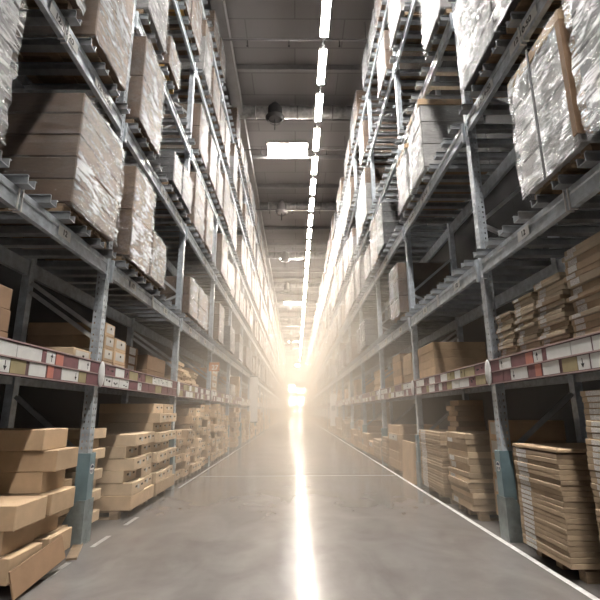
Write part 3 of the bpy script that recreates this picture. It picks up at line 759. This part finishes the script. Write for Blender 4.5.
def make_template(i, mat, layers, along, deep, wrap, h=1.3, dx=1.15, dy=0.95, pm='wood', strap=False, lid=False):
    """list of (name, mesh, loc) parts for a load of nominal size; scaled by the copy"""
    parts = [('pallet', pallet_mesh(dx - .12, dy - .02, pm, PH), (.03, 0, 0))]
    lh = h / layers
    cm = {}
    for l in range(layers):
        aw = dy / along; dw = dx / deep
        for a in range(along):
            for d in range(deep):
                parts.append(('carton', box_mesh(dw - .004, aw - .004, round(lh - .004, 3), mat if not (l == layers - 1 and i % 3 == 1) else 'load_kraft', .012), (-dx / 2 + dw * (d + .5), -dy / 2 + aw * (a + .5), PH + .001 + l * lh)))
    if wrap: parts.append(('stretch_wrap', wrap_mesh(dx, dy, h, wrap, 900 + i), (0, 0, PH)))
    if lid:
        bm = bmesh.new(); add_box(bm, -dx / 2 - .022, dx / 2 + .022, -dy / 2 - .022, dy / 2 + .022, PH + h - .10, PH + h + .018, bev=.006); parts.append(('lid', mesh('lid', bm, 'kraft'), (0, 0, 0)))
    if strap:
        bm = bmesh.new(); X, Y = -dx / 2 - .034, -dy / 2 - .034
        add_box(bm, X, X + .13, Y, Y + .01, .16, PH + h - .10); add_box(bm, X, X + .01, Y + .01, Y + .06, .16, PH + h - .10); parts.append(('corner_board', mesh('corner_board', bm, 'kraft_dark'), (0, 0, 0)))
        bm = bmesh.new()
        X, Z0, Z1 = dx / 2 + .045, 0.01, PH + h + .025
        for (xa, xb, za, zb) in ((-X - .006, -X, Z0, Z1), (X, X + .006, Z0, Z1), (-X - .006, X + .006, Z1, Z1 + .006)): add_box(bm, xa, xb, -.016, .016, za, zb)
        parts.append(('strap', mesh('strap', bm, 'strap'), (0, 0, 0)))
    return parts
T = [
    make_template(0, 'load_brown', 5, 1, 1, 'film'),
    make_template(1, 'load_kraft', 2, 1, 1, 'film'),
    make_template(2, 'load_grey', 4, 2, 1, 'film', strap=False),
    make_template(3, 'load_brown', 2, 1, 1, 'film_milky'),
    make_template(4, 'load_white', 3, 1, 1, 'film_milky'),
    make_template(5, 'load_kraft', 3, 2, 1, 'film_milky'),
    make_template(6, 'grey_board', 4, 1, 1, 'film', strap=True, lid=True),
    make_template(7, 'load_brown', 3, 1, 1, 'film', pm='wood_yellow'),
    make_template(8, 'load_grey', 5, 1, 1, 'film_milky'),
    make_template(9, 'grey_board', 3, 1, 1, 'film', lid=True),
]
LOOK = ['tall film-wrapped load of dark brown cartons', 'film-wrapped load of two brown layers', 'film-wrapped load of grey cartons', 'milky-wrapped load of dark cartons',
        'white load in milky film', 'milky-wrapped load of brown cartons', 'black-strapped film-wrapped grey load', 'film-wrapped load on a yellow pallet', 'milky-wrapped load of grey layers', 'wrapped grey load under a brown lid']
nload = 0
far_bm = {}
def load(s, l, d0, d1, h, ti, pos, xf=2.27, bay=None):
    """l = index in BEAMS; h = height of the goods above the pallet"""
    global nload
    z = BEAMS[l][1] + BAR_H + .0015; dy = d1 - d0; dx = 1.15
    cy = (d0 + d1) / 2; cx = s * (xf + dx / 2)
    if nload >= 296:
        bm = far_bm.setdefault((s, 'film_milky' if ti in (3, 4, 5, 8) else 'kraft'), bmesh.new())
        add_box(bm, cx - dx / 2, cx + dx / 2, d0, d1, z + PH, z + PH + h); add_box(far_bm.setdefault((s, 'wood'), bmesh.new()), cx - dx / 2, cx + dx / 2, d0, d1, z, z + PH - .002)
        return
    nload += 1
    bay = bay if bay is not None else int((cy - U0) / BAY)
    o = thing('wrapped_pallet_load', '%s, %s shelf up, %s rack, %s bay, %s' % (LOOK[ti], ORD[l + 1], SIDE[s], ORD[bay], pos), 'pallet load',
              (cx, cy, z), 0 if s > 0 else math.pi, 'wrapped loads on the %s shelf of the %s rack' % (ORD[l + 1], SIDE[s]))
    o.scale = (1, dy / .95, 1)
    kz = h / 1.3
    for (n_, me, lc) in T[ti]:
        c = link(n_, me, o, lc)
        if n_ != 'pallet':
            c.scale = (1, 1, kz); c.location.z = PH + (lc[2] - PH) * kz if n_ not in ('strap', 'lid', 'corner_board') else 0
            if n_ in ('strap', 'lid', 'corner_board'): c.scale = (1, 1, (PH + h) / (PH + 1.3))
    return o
fixed = set()
def near(s, l, lst):
    fixed.update((s, l, k) for k in {int((a + .2 - U0) / BAY) for a, *_ in lst})
    per = {}
    for (a, b, h, ti) in lst:
        k = int(((a + b) / 2 - U0) / BAY); j = per.get(k, 0); per[k] = j + 1
        load(s, l, a, b, h, ti, ('nearest', 'second', 'third', 'fourth')[j])
near(-1, 0, [(1.85, 2.82, 1.55, 2), (3.86, 4.88, 1.30, 0), (5.32, 6.12, 1.36, 1), (6.2, 6.85, .75, 5)])
near(-1, 1, [(2.75, 3.62, 1.45, 3), (3.92, 4.78, 1.5, 1), (5.28, 6.16, 1.45, 3), (6.95, 7.5, .62, 2), (7.6, 8.3, .75, 8)])
near(-1, 2, [(5.25, 6.08, 1.6, 4), (6.3, 6.95, .6, 7)])
near(1, 0, [(1.86, 2.78, 1.40, 2), (2.89, 3.71, 1.26, 6)])
near(1, 1, [(2.9, 3.80, 1.4, 8), (3.87, 4.76, 1.35, 8), (6.5, 7.28, 1.35, 9), (7.5, 8.25, 1.15, 9)])
near(1, 2, [(5.22, 6.02, 1.6, 4)])
near(1, 3, [(5.3, 6.3, 1.5, 8), (7.2, 8.15, 1.5, 4)])
near(1, 0, [(8.72, 9.55, 1.15, 5)])
fixed |= {(1, 0, 1), (1, 0, 2), (-1, 3, 0), (1, 3, 0), (-1, 2, 0), (1, 2, 0), (-1, 4, 0), (1, 4, 0)}
fixed.add((1, 2, 2))
g2 = random.Random(41)
todo = []
for k in range(1, NB):
    for s in (-1, 1):
        for l in range(5):
            if (s, l, k) in fixed: continue
            y = U0 + k * BAY + g2.uniform(.12, .3); j = 0
            top = [1.35, 1.38, 1.7, 1.65, 1.3][l]
            while y < U0 + (k + 1) * BAY - .65:
                w = min(g2.choice((.82, .82, .95, 1.02)), U0 + (k + 1) * BAY - .1 - y)
                p = .88 if s < 0 else (.62 if k < 4 else .82)
                if g2.random() < p:
                    todo.append((s, l, y, y + w, g2.uniform(.55, 1.0) * top, g2.choice((0, 1, 2, 3, 3, 4, 5, 5, 7, 8)), ('nearest', 'second', 'third', 'fourth')[j], k))
                y += w + g2.uniform(.06, .3); j += 1
for (s, l, a, b, h, ti, pos, k) in todo: load(s, l, a, b, h, ti, pos, 2.27 + g2.uniform(0, .06), k)
for (s, mat), bm in far_bm.items():
    tag(link('wrapped_pallet_load', mesh('far', bm, mat)), 'distant mass of %s farther down the %s rack shelves' % ({'kraft': 'brown pallet loads', 'film_milky': 'pale wrapped pallet loads', 'wood': 'pallets'}[mat], SIDE[s]), 'pallet loads', None, 'stuff')
flush()

# ------------------------------------------------------------------ signs
sg = thing('aisle_number_sign', 'small orange aisle sign with white number 27 on the third left post', 'sign', (-2.33, U0 + 3 * BAY - .075, 2.58))
bm = bmesh.new(); add_box(bm, -.15, .15, -.012, 0, 0, .25, bev=.004); link('sign_plate', mesh('plate', bm, 'sign_orange'), sg)
t = link('sign_lettering', text_mesh('27', .19, 'white_plastic'), sg, (.02, -.014, .10)); t.rotation_euler = (R(90), 0, 0)
bn = thing('hanging_banner', 'tall narrow white banner fixed to a left rack post', 'banner', (-2.22, 22.05, 0.95))
bm = bmesh.new(); add_box(bm, -.22, .22, -.02, 0, 0, 2.3, bev=.004); link('banner_sheet', mesh('sheet', bm, 'banner'), bn)
bm = bmesh.new(); add_box(bm, -.24, .24, -.03, .01, 2.3, 2.34); add_box(bm, -.24, .24, -.03, .01, -.04, 0); link('banner_rail', mesh('rail', bm, 'dark_metal'), bn)
bn = thing('hanging_banner', 'white banner with a printed panel fixed to a right rack post', 'banner', (2.24, 25.4, 0.6))
bm = bmesh.new(); add_box(bm, -.2, .2, -.02, 0, 0, 1.9, bev=.004); link('banner_sheet', mesh('sheet', bm, 'banner'), bn)
bm = bmesh.new(); add_box(bm, -.12, .12, -.024, -.021, .9, 1.2); link('printed_panel', mesh('panel', bm, 'grey_board'), bn)

# ------------------------------------------------------------------ haze
bm = bmesh.new(); add_box(bm, -HW + .01, HW - .01, 7.0, END_Y - .3, .01, 6.6)
for v in bm.verts:                                   # the haze thins out towards the camera: a sloping front
    if v.co.y < 8: v.co.y = 4.2 if v.co.z < 1 else 11.5
HAZE = 0.053  # density of the volume added to give the flare glow down the aisle
hz = bpy.data.materials.new('warm_glow_haze'); hz.use_nodes = True; t = hz.node_tree; t.nodes.clear()
vo = N(t, 'ShaderNodeVolumeScatter'); vo.inputs['Color'].default_value = (1.0, 0.915, 0.80, 1); vo.inputs['Density'].default_value = HAZE; vo.inputs['Anisotropy'].default_value = 0.2
va = N(t, 'ShaderNodeVolumeAbsorption'); va.inputs['Color'].default_value = (1.0, 0.915, 0.80, 1); va.inputs['Density'].default_value = HAZE
vs = N(t, 'ShaderNodeAddShader'); t.links.new(vo.outputs[0], vs.inputs[0]); t.links.new(va.outputs[0], vs.inputs[1])
ou = N(t, 'ShaderNodeOutputMaterial'); t.links.new(vs.outputs[0], ou.inputs['Volume'])
M['haze'] = hz
tag(link('haze', mesh('haze', bm, 'haze')), 'warm haze added for the glow of the far part of the aisle', 'haze', None, 'stuff')
# the flood light on the end wall
fl = thing('flood_light', 'bright flood light high on the end wall of the aisle', 'flood light', (0.35, END_Y - .35, 12.0))
bm = bmesh.new(); add_box(bm, -.5, .5, -.05, .25, -.3, .3, bev=.02); link('lamp_body', mesh('body', bm, 'dark_metal'), fl)
M['flood'] = emit('lit_flood_glass', (1.0, 0.9, 0.72), 300)
bm = bmesh.new(); add_box(bm, -.45, .45, -.06, -.051, -.25, .25); link('lamp_glass', mesh('glass', bm, 'flood'), fl)
# ------------------------------------------------------------------ world, camera, look
w = bpy.data.worlds.new('World'); sc.world = w; w.use_nodes = True
w.node_tree.nodes['Background'].inputs[0].default_value = (.9, .95, 1.0, 1); w.node_tree.nodes['Background'].inputs[1].default_value = 0.05
cd = bpy.data.cameras.new('camera'); cam = bpy.data.objects.new('camera', cd); C.objects.link(cam)
cd.sensor_width = 36; cd.lens = 36 * 414 / 600; cd.clip_end = 300; cd.clip_start = .05; cd.shift_y = 20 / 600
cam.matrix_world = Matrix.Translation((0, 0, CAM_H)) @ Matrix.Rotation(-R(.61), 4, 'Z') @ Matrix.Rotation(R(90 + 12.5), 4, 'X') @ Matrix.Rotation(-R(.3), 4, 'Z')
sc.camera = cam
sc.view_settings.view_transform = 'Standard'; sc.view_settings.look = 'None'; sc.view_settings.gamma = 1; sc.view_settings.exposure = 1.75
sc.cycles.max_bounces = 8; sc.cycles.diffuse_bounces = 1; sc.cycles.transparent_max_bounces = 12; sc.cycles.volume_bounces = 1
